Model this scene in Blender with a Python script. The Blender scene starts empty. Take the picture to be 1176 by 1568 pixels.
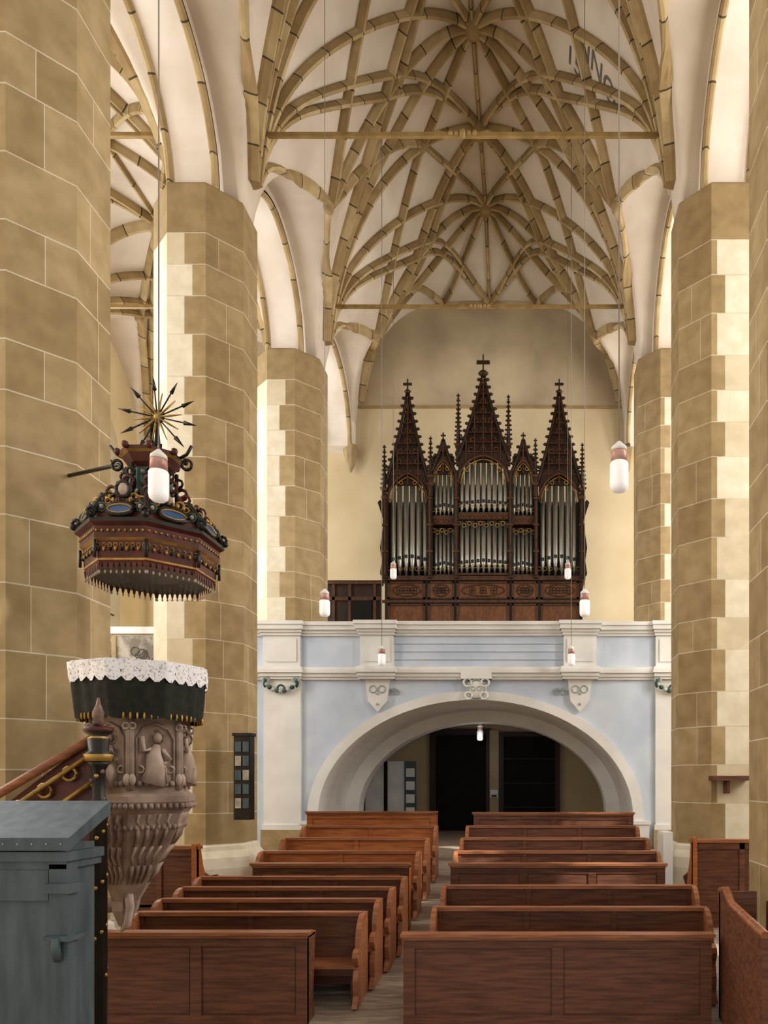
import bpy, math, random
from mathutils import Vector, Matrix
random.seed(7)
S=bpy.context.scene
# ------------------------------------------------------------------ materials
def lin(h):
    h=h.lstrip('#'); r=[int(h[i:i+2],16)/255 for i in (0,2,4)]
    return tuple((c/12.92 if c<=.04045 else ((c+.055)/1.055)**2.4) for c in r)+(1,)
def mat(name,c1,c2=None,scale=3,rough=.8,bump=0.0,metal=0,stretch=(1,1,1),emit=0,detail=6,spec=.3,lo=.35,hi=.65):
    m=bpy.data.materials.new(name); m.use_nodes=True; nt=m.node_tree; b=nt.nodes['Principled BSDF']
    b.inputs['Roughness'].default_value=rough; b.inputs['Metallic'].default_value=metal
    b.inputs['Specular IOR Level'].default_value=spec
    c2=c2 or c1
    tc=nt.nodes.new('ShaderNodeTexCoord'); mp=nt.nodes.new('ShaderNodeMapping'); mp.inputs['Scale'].default_value=stretch
    nz=nt.nodes.new('ShaderNodeTexNoise'); nz.inputs['Scale'].default_value=scale; nz.inputs['Detail'].default_value=detail
    cr=nt.nodes.new('ShaderNodeValToRGB'); cr.color_ramp.elements[0].color=lin(c1); cr.color_ramp.elements[1].color=lin(c2)
    cr.color_ramp.elements[0].position=lo; cr.color_ramp.elements[1].position=hi
    nt.links.new(tc.outputs['Object'],mp.inputs[0]); nt.links.new(mp.outputs[0],nz.inputs['Vector'])
    nt.links.new(nz.outputs['Fac'],cr.inputs[0]); nt.links.new(cr.outputs[0],b.inputs['Base Color'])
    if bump:
        bp=nt.nodes.new('ShaderNodeBump'); bp.inputs['Strength'].default_value=bump; bp.inputs['Distance'].default_value=.02
        nt.links.new(nz.outputs['Fac'],bp.inputs['Height']); nt.links.new(bp.outputs[0],b.inputs['Normal'])
    if emit:
        b.inputs['Emission Color'].default_value=lin(c1); b.inputs['Emission Strength'].default_value=emit
    return m
M={}
M['vault']=mat('vault_plaster','#bdae9c','#d0c3b2',.9,.9,.1)
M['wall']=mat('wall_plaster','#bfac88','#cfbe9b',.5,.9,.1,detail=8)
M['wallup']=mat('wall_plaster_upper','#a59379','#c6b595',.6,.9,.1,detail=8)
M['springer']=mat('springer_plaster','#d6c9b9','#e2d8cc',1.2,.9,.1)
M['och1']=mat('ochre_block_a','#917b57','#a28c67',4,.85,.2,detail=9)
M['och2']=mat('ochre_block_b','#99835d','#ab956e',4,.85,.2,detail=9)
M['och3']=mat('ochre_block_c','#8a7450','#9b855f',4,.85,.2,detail=9)
M['cream1']=mat('cream_block_a','#d2c7ae','#dfd6c1',4,.85,.15,detail=9)
M['cream2']=mat('cream_block_b','#c4b699','#d1c4a8',4,.85,.15,detail=9)
M['mortar']=mat('mortar','#bcb098','#ccc1a9',4,.9)
M['rib1']=mat('rib_stone','#8d764e','#a18860',3,.8,.1)
M['rib2']=mat('rib_stone_pale','#9f885f','#b39d74',3,.8,.1)
M['ribj']=mat('rib_joint','#3f3526','#54472f',3,.9)
M['rod']=mat('gilt_iron','#7d6438','#967a4a',5,.55,0,.2)
M['bal']=mat('gallery_limewash_blue','#bac4d3','#ced6e0',1.2,.85,.06,detail=10)
M['balw']=mat('gallery_white','#d9d6d0','#e5e3dd',1.5,.8,.05)
M['floor']=mat('floor_boards','#75665a','#9a8975',3,.6,.2,stretch=(1,6,1))
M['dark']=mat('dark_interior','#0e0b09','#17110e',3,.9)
def wood(n,a,b,r=.5,st=(1.2,8,14)): return mat(n,a,b,2.2,r,.12,stretch=st,spec=.35)
M['pewred']=wood('pew_brown_wood','#513023','#704631')
M['pewor']=wood('pew_orange_wood','#8f4d24','#ac6835')  # orange wood; warmed further, sunlight on the far pews put into its colour
M['pewdk']=wood('pew_dark_wood','#472719','#663d27')
M['pewtop']=wood('pew_rail_wood','#7d4a2d','#9f643f',.38)
M['orgw']=wood('organ_dark_oak','#21140e','#362213',.5,(8,8,2))
M['orgw2']=wood('organ_carved_oak','#3e2414','#57351e',.5,(6,6,3))
M['orgp']=wood('organ_carved_panel','#5f3a20','#7a4d2b',.5,(6,6,3))
M['pipe']=mat('organ_pipe_tin','#a3a39c','#c6c6be',1.5,.32,0,.85,stretch=(6,6,.4))
M['pipedk']=mat('pipe_mouth','#2b2a28','#3a3834',3,.6)
M['gold']=mat('gilding','#8c6a30','#b8924a',8,.45,0,.5)
M['maroon']=mat('canopy_marbled_red','#3b1712','#55241c',6,.45,.1)
M['blackm']=mat('black_lacquer','#120f0d','#231c17',6,.4)
M['teal']=mat('canopy_teal','#25403b','#3b584e',6,.5)
M['blue']=mat('cartouche_blue','#27436f','#385a89',6,.4)
M['lace']=mat('white_lace','#a7a3ad','#eceaec',45,.9,.3,lo=.36,hi=.46)
M['velvet']=mat('dark_velvet','#11130d','#23221a',14,.8,.2)
M['stone']=mat('carved_sandstone','#7a665a','#9c8779',5,.85,.5,detail=10)
M['stonelt']=mat('carved_figures','#978375','#b09d8f',6,.85,.5,detail=10)
M['marble']=mat('red_marble','#3a2420','#8a6a5e',7,.3,0)
M['grey']=mat('painted_grey_blue','#3b484f','#4d5a61',2,.5,.05,stretch=(6,6,1))
M['glass']=mat('frosted_lamp_glass','#f2f1f0','#fbfaf8',3,.25,emit=.2)
M['cap']=mat('lamp_cap_pink','#a5766e','#c49a8e',8,.4,0,.2)
M['wire']=mat('lamp_wire','#8d867c',None,3,.6)
M['green']=mat('garland_green','#2c3d35','#4a5c50',9,.8,.3)
M['silver']=mat('garland_ribbon','#9aa39f','#b6bcb8',9,.7)
M['paint']=mat('faded_mural','#7d7567','#b9b0a0',3.2,.9,.1,detail=12,lo=.42,hi=.58)
M['whiteboard']=mat('white_board','#d5d8dc','#e6e8ea',3,.6)
M['ink']=mat('painted_inscription','#5a544c','#6e675d',5,.9)
M['paper']=mat('printed_paper','#8f897c','#b6ae9e',9,.9)
# ------------------------------------------------------------------ mesh builder
import bmesh
class MB:
    def __init__(s): s.v=[];s.f=[];s.m=[];s.mats=[];s.sm=[]
    def mi(s,m):
        if m not in s.mats: s.mats.append(m)
        return s.mats.index(m)
    def face(s,idx,m,sm=False): s.f.append(idx); s.m.append(s.mi(m)); s.sm.append(sm)
    def quad(s,pts,m):
        n=len(s.v); s.v+=[tuple(p) for p in pts]; s.face(list(range(n,n+len(pts))),m)
    def box(s,x0,x1,y0,y1,z0,z1,m):
        n=len(s.v); s.v+=[(x,y,z) for x in(x0,x1) for y in(y0,y1) for z in(z0,z1)]
        for f in((0,1,3,2),(4,6,7,5),(0,4,5,1),(2,3,7,6),(0,2,6,4),(1,5,7,3)): s.face([n+i for i in f],m)
    def loft(s,rings,m,cap=True,sm=False,closed=True):
        n=len(s.v); k=len(rings[0])
        for r in rings: s.v+=[tuple(p) for p in r]
        for i in range(len(rings)-1):
            mm=m[i] if isinstance(m,list) else m
            for j in range(k if closed else k-1):
                a=n+i*k+j; b=n+i*k+(j+1)%k; s.face([a,b,b+k,a+k],mm,sm)
        if cap:
            m0=m[0] if isinstance(m,list) else m; m1=m[-1] if isinstance(m,list) else m
            s.face([n+j for j in range(k)][::-1],m0); s.face([n+(len(rings)-1)*k+j for j in range(k)],m1)
    def lathe(s,cx,cy,prof,m,n=16,rot=0,sm=True,cap=True):
        rings=[]
        for r,z in prof:
            rings.append([(cx+r*math.cos(rot+2*math.pi*j/n),cy+r*math.sin(rot+2*math.pi*j/n),z) for j in range(n)])
        s.loft(rings,m,cap,sm)
    def prism(s,poly,axis,a,b,m):
        def P(p,t):
            if axis=='x': return (t,p[0],p[1])
            if axis=='y': return (p[0],t,p[1])
            return (p[0],p[1],t)
        s.loft([[P(p,a) for p in poly],[P(p,b) for p in poly]],m)
    def tube(s,pts,r,m,n=6,closed=False):
        P=[Vector(p) for p in pts]; rings=[]; L=len(P)
        for i,p in enumerate(P):
            if closed: t=P[(i+1)%L]-P[i-1]
            else: t=P[min(i+1,L-1)]-P[max(i-1,0)]
            t.normalize(); u=Vector((0,0,1)) if abs(t.z)<.9 else Vector((0,1,0))
            a=t.cross(u).normalized(); b=t.cross(a)
            rr=r[i] if isinstance(r,(list,tuple)) else r
            rings.append([p+a*math.cos(2*math.pi*j/n)*rr+b*math.sin(2*math.pi*j/n)*rr for j in range(n)])
        if closed: rings.append(rings[0])
        s.loft(rings,m,not closed,True)
    def torus(s,c,R,r,m,ax='y',n=14,sx=1,sz=1):
        pts=[]
        for j in range(n):
            a=2*math.pi*j/n; u=R*math.cos(a)*sx; w=R*math.sin(a)*sz
            pts.append((c[0]+u,c[1],c[2]+w) if ax=='y' else ((c[0]+u,c[1]+w,c[2]) if ax=='z' else (c[0],c[1]+u,c[2]+w)))
        s.tube(pts,r,m,6,True)
    def ball(s,c,r,m,n=8):
        if not isinstance(r,(tuple,list)): r=(r,r,r)
        rings=[]
        for i in range(1,n//2+1):
            t=math.pi*i/(n//2+1)
            rings.append([(c[0]+r[0]*math.sin(t)*math.cos(2*math.pi*j/n),c[1]+r[1]*math.sin(t)*math.sin(2*math.pi*j/n),c[2]-r[2]*math.cos(t)) for j in range(n)])
        rings=[[(c[0]+(p[0]-c[0])*.2,c[1]+(p[1]-c[1])*.2,c[2]-r[2]) for p in rings[0]]]+rings+[[(c[0]+(p[0]-c[0])*.2,c[1]+(p[1]-c[1])*.2,c[2]+r[2]) for p in rings[-1]]]
        s.loft(rings,m,True,True)
    def cone(s,a,b,r0,r1,m,n=6): s.tube([a,b],[r0,r1],m,n)
    def rib(s,pts,nrm,w=.2,d=.26,mats=('rib1','rib2'),joint='ribj',blk=.75):
        P=[Vector(p) for p in pts]; N=[Vector(q) for q in nrm]
        cum=[0]
        for i in range(1,len(P)): cum.append(cum[-1]+(P[i]-P[i-1]).length)
        T=cum[-1]
        if T<.1: return
        def at(t):
            t=max(0,min(T,t))
            for i in range(1,len(P)):
                if cum[i]>=t: break
            q=(t-cum[i-1])/max(1e-6,cum[i]-cum[i-1])
            return P[i-1].lerp(P[i],q),N[i-1].lerp(N[i],q).normalized()
        k=0; segs=[]; cur=0; nxt=random.uniform(.3,blk)
        while cur<T:
            e=min(nxt,T); nsub=max(1,int((e-cur)/.22))
            for q in range(nsub): segs.append((cur+(e-cur)*q/nsub,cur+(e-cur)*(q+1)/nsub,mats[k%len(mats)]))
            cur=e
            if cur<T: segs.append((cur,min(T,cur+.03),joint)); cur+=.03
            nxt=cur+blk*random.uniform(.8,1.2); k+=1
        def ring(t):
            p,n=at(t); a=at(t-.12)[0]; b=at(t+.12)[0]; tg=(b-a).normalized(); sd=tg.cross(n).normalized()
            return [p-sd*w/2-n*.04,p-sd*w/2+n*d*.35,p-sd*w*.2+n*d,p+sd*w*.2+n*d,p+sd*w/2+n*d*.35,p+sd*w/2-n*.04]
        rings=[ring(segs[0][0])]; ms=[]
        for a,b,m in segs: rings.append(ring(b)); ms.append(m)
        s.loft(rings,ms,True)
    def obj(s,name,parent=None):
        me=bpy.data.meshes.new(name); me.from_pydata(s.v,[],s.f)
        for m in s.mats: me.materials.append(M[m])
        me.polygons.foreach_set('material_index',s.m)
        me.polygons.foreach_set('use_smooth',s.sm); me.update()
        bm=bmesh.new(); bm.from_mesh(me); bmesh.ops.recalc_face_normals(bm,faces=bm.faces); bm.to_mesh(me); bm.free()
        o=bpy.data.objects.new(name,me); S.collection.objects.link(o)
        if parent: o.parent=parent
        return o
def empty(name):
    e=bpy.data.objects.new(name,None); S.collection.objects.link(e); return e
# ------------------------------------------------------------------ dimensions (metres)
EYE=2.6
YC=[3.75,8.6,13.45,18.3,23.15]
AP=.8
XL,XR=-5.85,3.48
XC=(XL+XR)/2
W=(XR-XL)/2-.455
SPR=12.9
YE=23.15
def fz(y): return .12*(min(y,17)-8)
# ------------------------------------------------------------------ floor & walls
b=MB()
n=24
for i in range(n):
    y0=-6+(17+6)*i/n; y1=-6+(17+6)*(i+1)/n
    b.quad([(-12,y0,fz(y0)),(10,y0,fz(y0)),(10,y1,fz(y1)),(-12,y1,fz(y1))],'floor')
b.quad([(-12,17,fz(17)),(10,17,fz(17)),(10,23.6,fz(17)),(-12,23.6,fz(17))],'floor')
b.obj('floor')
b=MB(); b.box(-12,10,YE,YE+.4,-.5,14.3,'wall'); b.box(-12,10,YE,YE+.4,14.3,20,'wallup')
b.box(-5.3,3.1,YE-.04,YE,14.3,14.38,'rib1'); b.obj('wall_west')
def sidewall(name,x0,x1):
    b=MB()
    wins=[(YC[i]+YC[i+1])/2 for i in range(4)]
    edges=[-6]
    for w in wins: edges+= [w-1.0,w+1.0]
    edges.append(YE)
    for i in range(0,len(edges),2): b.box(x0,x1,edges[i],edges[i+1],-2,19.5,'wall')
    for w in wins:
        b.box(x0,x1,w-1,w+1,-2,6.0,'wall')
        for k in range(12):
            ya=-1+k/6; yb=-1+(k+1)/6
            za=12+math.sqrt(max(0,1.96-(abs(ya)+.4)**2)); zb=12+math.sqrt(max(0,1.96-(abs(yb)+.4)**2))
            b.loft([[(x0,w+ya,za),(x0,w+yb,zb),(x0,w+yb,19.5),(x0,w+ya,19.5)],[(x1,w+ya,za),(x1,w+yb,zb),(x1,w+yb,19.5),(x1,w+ya,19.5)]],'wall')
        xm=(x0+x1)/2
        for q in (-.33,.33): b.box(xm-.05,xm+.05,w+q-.04,w+q+.04,6,13,'rib2')
        for z in (7.5,9,10.5,12): b.box(xm-.02,xm+.02,w-1,w+1,z-.02,z+.02,'ribj')
    return b.obj(name)
sidewall('wall_north',-12.4,-12.0)
sidewall('wall_south',9.55,9.95)
# ------------------------------------------------------------------ vaults
def parch(u,s,r):
    u=abs(u)
    if u>=s: return 0
    R=(s*s+r*r)/(2*s)
    return math.sqrt(max(0,R*R-(u+R-s)**2))
def sstep(q):
    q=max(0,min(1,q)); return q*q*(3-2*q)
def bayof(y):
    for i in range(4):
        if y<=YC[i+1]+1e-6: return i
    return 3
WE=3.9   # half span at the column planes: ribs spring from the inner faces of the columns
class Vault:
    def __init__(s,xc,w,rise,lr,nave=False): s.xc=xc;s.w=w;s.rise=rise;s.lr=lr;s.nave=nave
    def h(s,x,y):
        d=min(abs(x-s.xc),s.w); u=d/s.w
        y=max(YC[0],min(YE,y)); i=bayof(y); ym=(YC[i]+YC[i+1])/2
        t=abs(y-ym)/((YC[i+1]-YC[i])/2)
        if s.nave:
            par=18.9-.4*d*d
            el=SPR+6*(max(0,1-(d/WE)**2.1))**.55
            k=t**1.3
            bz=par*(1-k)+el*k
            if d>WE-.5: bz=min(bz,max(SPR,el) if t>.93 else bz)
            if y>20.2:
                q=sstep((y-20.2)/(YE-20.2)); en=SPR+4.8*(max(0,1-(d/4.25)**3.6))**.5
                bz=bz*(1-q)+en*q
            a=parch(y-ym,2.1,s.lr)
            lz=SPR+a+.03*(s.w-d)
        else:
            bz=SPR+s.rise*(1-u**2.1)**.5
            a=parch(y-ym,1.95,s.lr)
            lz=SPR+a+(.2*(s.w-d) if a>0 else 0)*min(1,a/2)
        return max(bz,lz,SPR)
    def nrm(s,x,y):
        e=.04; x=max(s.xc-s.w+e*1.5,min(s.xc+s.w-e*1.5,x))
        dx=(s.h(x+e,y)-s.h(x-e,y))/(2*e); dy=(s.h(x,y+e)-s.h(x,y-e))/(2*e)
        return Vector((dx,dy,-1)).normalized()
    def mesh(s,name):
        b=MB(); nx=96; ny=128
        for j in range(ny+1):
            y=YC[0]+(YE-YC[0])*j/ny
            for i in range(nx+1):
                x=s.xc-s.w*math.cos(math.pi*i/nx)
                b.v.append((x,y,s.h(x,y)))
        for j in range(ny):
            for i in range(nx):
                a=j*(nx+1)+i; b.face([a,a+1,a+nx+2,a+nx+1],'vault',True)
        return b.obj(name)
    def ribs(s,name):
        b=MB()
        def R(p,q,w=.14,d=.18,bow=0):
            pts=[];ns=[]
            n=48
            L=math.hypot(q[0]-p[0],q[1]-p[1]); px_,py_=-(q[1]-p[1])/L,(q[0]-p[0])/L
            for i in range(n+1):
                t=i/n; tt=.5-.5*math.cos(math.pi*t)
                bo=bow*math.sin(math.pi*tt)
                x=p[0]+(q[0]-p[0])*tt+px_*bo; y=p[1]+(q[1]-p[1])*tt+py_*bo
                if y>YE or y<YC[0]: continue
                x=max(s.xc-s.w,min(s.xc+s.w,x))
                pts.append((x,y,s.h(x,y))); ns.append(s.nrm(x,y))
            if len(pts)<4: return
            for _ in range(4): ns=[(ns[max(i-1,0)]+ns[i]+ns[min(i+1,len(ns)-1)]).normalized() for i in range(len(ns))]
            b.rib(pts,ns,w,d)
        def boss(x,y,r=.12,dd=.26):
            z=s.h(x,y); b.lathe(x,y,[(r*.3,z-dd),(r*.9,z-dd*.85),(r*1.1,z-dd*.5),(r,z)],'rib1',10)
        w=(WE-.03) if s.nave else s.w-.03; tipf=.735 if s.nave else .62
        c=s.xc
        for k in range(len(YC)-1):
            y0,y1=YC[k],YC[k+1]; ym=(y0+y1)/2
            for sg in(-1,1):
                C0=(c+sg*w,y0+.05); C1=(c+sg*w,y1-.05); tp=(c+sg*s.w*tipf,ym)
                if k==3 and s.nave: C1=(c+sg*(s.w-.1),y1-.05)
                if s.nave:
                    m1=(c+sg*1.6,ym); p0=(c+sg*1.45,y0); p1=(c+sg*1.45,y1)
                    R((c,y0),m1); R(m1,(c,y1))
                    R(p0,(c,ym)); R(p1,(c,ym))
                    R(C0,m1); R(C1,m1)
                    R(C0,tp); R(C1,tp)
                    R(tp,m1); R(tp,p0); R(tp,p1); R(m1,(c,ym))
                    R(p0,(c,y0))
                    if k: R(C0,p0,.15,.2)
                    R(C0,(c,ym)); R(C1,(c,ym))
                    R(C0,(c,y1)); R(C1,(c,y0))
                    boss(*m1); boss(*p0)
                else:
                    R(C0,(c-sg*w,y1)); R(C0,(c,y1)); R(C1,(c,y0)); R(C0,tp); R(C1,tp); R(tp,(c,y0)); R(tp,(c,y1))
                boss(tp[0],tp[1],.11,.26)
            if k and not s.nave: R((c-w,y0),(c+w,y0),.17,.22)
            R((c,y0),(c,y1),.1,.11)
            boss(c,y0,.2,.36); boss(c,ym,.16,.3)
        return b.obj(name)
nave=Vault(XC,W,6.0,2.15,True); nv=empty('nave_net_vault')
nave.mesh('ceiling_web').parent=nv; nave.ribs('vault_ribs').parent=nv
awl=(XL-.455+12.0)/2; awr=(9.55-XR-.455)/2
la=Vault(-12.0+awl,awl,3.6,2.6); e=empty('north_aisle_vault'); la.mesh('ceiling_web_north').parent=e; la.ribs('ribs_north').parent=e
ra=Vault(9.55-awr,awr,3.6,2.6); e=empty('south_aisle_vault'); ra.mesh('ceiling_web_south').parent=e; ra.ribs('ribs_south').parent=e
b=MB(); b.box(-12.4,10,YC[0],YE+.4,19.6,19.8,'vault'); b.obj('ceiling')
# arcade walls
for side,xc in (('north',XL),('south',XR)):
    b=MB(); x0,x1=xc-.455,xc+.455
    for k in range(4):
        y0,y1=YC[k],YC[k+1]; ym=(y0+y1)/2; s_=1.88
        N=28
        ys=[ym-s_*math.cos(math.pi*i/N) for i in range(N+1)]
        prof=[(y,SPR+parch(y-ym,s_,1.98)) for y in ys]
        for i in range(N):
            (ya,za),(yb,zb)=prof[i],prof[i+1]
            b.quad([(x0,ya,za),(x0,yb,zb),(x0,yb,19.6),(x0,ya,19.6)],'vault')
            b.quad([(x1,ya,za),(x1,yb,zb),(x1,yb,19.6),(x1,ya,19.6)],'vault')
            b.quad([(x0,ya,za),(x1,ya,za),(x1,yb,zb),(x0,yb,zb)],'springer')
        for xx,sg in((x0,-1),(x1,1)):
            pts=[(xx-sg*.06,y,z) for y,z in prof]; ns=[]
            for y,z in prof:
                v=Vector((0,ym-y,SPR+.6-z)); v.normalize(); ns.append(v)
            b.rib(pts,ns,.12,.08,('rib1','rib2'),'ribj',.8)
        b.box(x0,x1,y0-.002,ym-s_,SPR,19.6,'springer'); b.box(x0,x1,ym+s_,y1+.002,SPR,19.6,'springer')
    b.obj('wall_arcade_'+side)
# ------------------------------------------------------------------ columns
def column(cx,cy,seed=0,navesign=1):
    rnd=random.Random(seed); b=MB(); R=AP/math.cos(math.pi/8)
    ang=[math.pi/8+math.pi/4*k for k in range(8)]
    V=[(cx+R*math.cos(a),cy+R*math.sin(a)) for a in ang]
    z0=fz(cy)-.3; zb=fz(cy)+.85
    z=zb; courses=[]
    while z<SPR-.25:
        h=rnd.choice([.54,.6,.66,.72])
        if z+h>SPR-.6: h=SPR-.22-z
        courses.append((z,z+h)); z+=h
    for k in range(8):
        p=V[k]; q=V[(k+1)%8]; mid=(ang[k]+math.pi/8)%(2*math.pi)
        nx=math.cos(mid); ny=math.sin(mid)
        navediag=(nx*navesign>.5)
        front=abs(nx)<.3
        for ci,(a,c) in enumerate(courses):
            par=(ci+k)%2
            O=lambda: rnd.choice(['och1','och2','och3'])
            if navediag:
                t=rnd.uniform(.3,.7)
                cells=[(0,t,O()),(t,1,O())] if rnd.random()<.5 else [(0,1,O())]
            elif front:
                qn=.55 if par else .34
                cr=rnd.choice(['cream1','cream1','cream2'])
                naveend=((q[0]-p[0])*navesign>0)
                if navesign<0: qn-=.18  # more cream on south fronts: brightness of the light put into block colour
                cells=[(0,1-qn,cr),(1-qn,1,O())] if naveend else [(0,qn,O()),(qn,1,cr)]
            else:
                qa=.24 if par else .12; qb=.12 if par else .26
                cells=[(0,qa,'cream2'),(qa,1-qb,rnd.choice(['cream1','cream1','cream2'])),(1-qb,1,'cream2')]
            if ci==len(courses)-1: cells=[(0,1,'och3')]
            mw=.015
            def P(t,zz): return (p[0]+(q[0]-p[0])*t,p[1]+(q[1]-p[1])*t,zz)
            b.quad([P(0,a),P(1,a),P(1,a+mw),P(0,a+mw)],'mortar')
            for i,(t0,t1,mm) in enumerate(cells):
                e=.014 if i<len(cells)-1 else 0
                b.quad([P(t0,a+mw),P(t1-e,a+mw),P(t1-e,c),P(t0,c)],mm)
                if e: b.quad([P(t1-e,a+mw),P(t1,a+mw),P(t1,c),P(t1-e,c)],'mortar')
    zt=courses[-1][1]
    r0=math.pi/8
    b.lathe(cx,cy,[(R,zt),(R,SPR-.04),(R-.03,SPR),(.1,SPR)],'och3',8,r0,False)
    b.lathe(cx,cy,[(R,zb),(R+.04,zb-.03),(R+.05,zb-.1),(R+.14,zb-.22),(R+.16,zb-.32),(R+.18,zb-.4),(R+.18,z0)],'springer' if cy<10 else 'cream1',8,r0,False)
    return b.obj('stone_column')
sd=1
for y in YC[1:4]:
    column(XL,y,sd,1); column(XR,y,sd+10,-1); sd+=1
for x in (XC-W-.1,XC+W+.1):
    b=MB(); b.lathe(x,YE-.26,[(.03,12.2),(.1,12.35),(.2,12.7),(.24,SPR),(.24,SPR+.1)],'och1',8,math.pi/8,False); b.obj('rib_corbel')
# ------------------------------------------------------------------ tie rods
for y in (YC[1],YC[2],YC[3]):
    b=MB(); z=14.38
    b.box(XL-.6,XR+.6,y-.035,y+.035,z-.035,z+.035,'rod')
    b.box(-11.98,XL,y-.035,y+.035,z-.035,z+.035,'rod')
    for q in range(5): b.ball((XC+(q-2)*.11,y-.02,z+.02),.055+.02*(q==2),'rod')
    for q in (-1,1): b.tube([(XC+q*.2,y,z),(XC+q*.45,y,z+.08),(XC+q*.62,y,z)],.025,'rod')
    for q,xx in((-1,XL),(1,XR)):
        b.box(xx-.5,xx+.5,y-.64,y-.58,z-.03,z+.03,'rod'); b.box(xx-q*.42-.03,xx-q*.42+.03,y-.66,y-.58,z-.12,z+.1,'ribj')
    b.obj('tie_rod')
b=MB(); b.tube([(-9.2,16.2,8.6),(-6.9,16.6,9.9)],.05,'rod'); b.tube([(-9.2,16.2,8.6),(-9.2,16.2,5.0)],.04,'rod'); b.obj('iron_wall_brace')
# ------------------------------------------------------------------ painted inscription on the vault
try:
    cu=bpy.data.curves.new('inscr','FONT'); cu.body="ANNO\n1516"; cu.size=.42; cu.resolution_u=3
    to=bpy.data.objects.new('tmp_text',cu); S.collection.objects.link(to)
    dg=bpy.context.evaluated_depsgraph_get(); me=bpy.data.meshes.new_from_object(to.evaluated_get(dg))
    bm=bmesh.new(); bm.from_mesh(me); bmesh.ops.triangulate(bm,faces=bm.faces)
    bmesh.ops.subdivide_edges(bm,edges=[e for e in bm.edges if e.calc_length()>.12],cuts=2); bm.to_mesh(me); bm.free()
    for v in me.vertices:
        x=.78+v.co.x*.75; y=14.75-v.co.y*1.0; v.co=(x,y,nave.h(x,y)-.03)
    bpy.data.objects.remove(to)
    me.materials.clear(); me.materials.append(M['ink'])
    o=bpy.data.objects.new('painted_inscription',me); S.collection.objects.link(o)
except Exception as ex: print('text fail',ex)
# ------------------------------------------------------------------ organ gallery
G=empty('organ_gallery'); YG=17.0
GX0,GX1=-6.7,4.3; AC=-1.2; AI=3.62; AO=3.86; ZS=1.8; BI=2.68; BO=2.88
b=MB(); N=40
def ell(a,bb,N=40): return [(AC-a*math.cos(math.pi*i/N),ZS+bb*math.sin(math.pi*i/N)) for i in range(N+1)]
inn=ell(AI,BI); out=ell(AO,BO); f0=fz(17)-.1; TOP=5.1
for i in range(N):
    (xa,za),(xb,zb)=inn[i],inn[i+1]
    b.quad([(xa,YG,za),(xb,YG,zb),(xb,YG,TOP),(xa,YG,TOP)],'bal')
    b.quad([(xa,YG,za),(xa,YE,za),(xb,YE,zb),(xb,YG,zb)],'balw')
b.quad([(GX0,YG,f0),(AC-AI,YG,f0),(AC-AI,YG,TOP),(GX0,YG,TOP)],'bal')
b.quad([(GX1,YG,f0),(AC+AI,YG,f0),(AC+AI,YG,TOP),(GX1,YG,TOP)],'bal')
for sx in (-1,1):
    x=AC+sx*AI; b.quad([(x,YG,f0),(x,YE,f0),(x,YE,ZS),(x,YG,ZS)],'balw')
    xx=GX0 if sx<0 else GX1; b.quad([(xx,YG,f0),(xx,YE,f0),(xx,YE,TOP),(xx,YG,TOP)],'bal')
b.box(GX0,GX1,YG+.01,YE,5.0,5.16,'balw')
in2=ell(AI-.35,BI-.3)
for i in range(N):
    (xa,za),(xb,zb)=inn[i],inn[i+1]; (xc_,zc),(xd,zd)=in2[i],in2[i+1]
    b.quad([(xa,19.5,za),(xb,19.5,zb),(xd,19.5,zd),(xc_,19.5,zc)],'balw')
    b.quad([(xc_,19.5,zc),(xd,19.5,zd),(xd,20.1,zd),(xc_,20.1,zc)],'balw')
b.obj('arch_wall',G)
b=MB()
for i in range(N):
    (xa,za),(xb,zb)=inn[i],inn[i+1]; (xc_,zc),(xd,zd)=out[i],out[i+1]
    y=YG-.07
    b.quad([(xa,y,za),(xb,y,zb),(xd,y,zd),(xc_,y,zc)],'balw')
    b.quad([(xc_,y,zc),(xd,y,zd),(xd,YG,zd),(xc_,YG,zc)],'balw')
    b.quad([(xa,y,za),(xb,y,zb),(xb,YG,zb),(xa,YG,za)],'balw')
for sx in(-1,1):
    xs=sorted((AC+sx*AI,AC+sx*AO)); b.box(xs[0],xs[1],YG-.07,YG,f0,ZS,'balw')
    xs=sorted((AC+sx*(AI-.03),AC+sx*(AO+.12))); b.box(xs[0],xs[1],YG-.12,YG+.2,f0,1.62,'balw'); b.box(xs[0]-.03,xs[1]+.03,YG-.15,YG+.2,1.62,1.7,'balw')
b.obj('archivolt',G)
b=MB()
b.box(GX0,GX1,YG,YG+.25,5.05,6.1,'bal')
segs=[(GX0,-6.05,.03),(-6.05,-5.2,.14),(-5.2,-3.82,.03),(-3.82,-3.06,.2),(-3.06,.82,.07),(.82,1.57,.2),(1.57,2.93,.03),(2.93,3.65,.14),(3.65,GX1,.03)]
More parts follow.
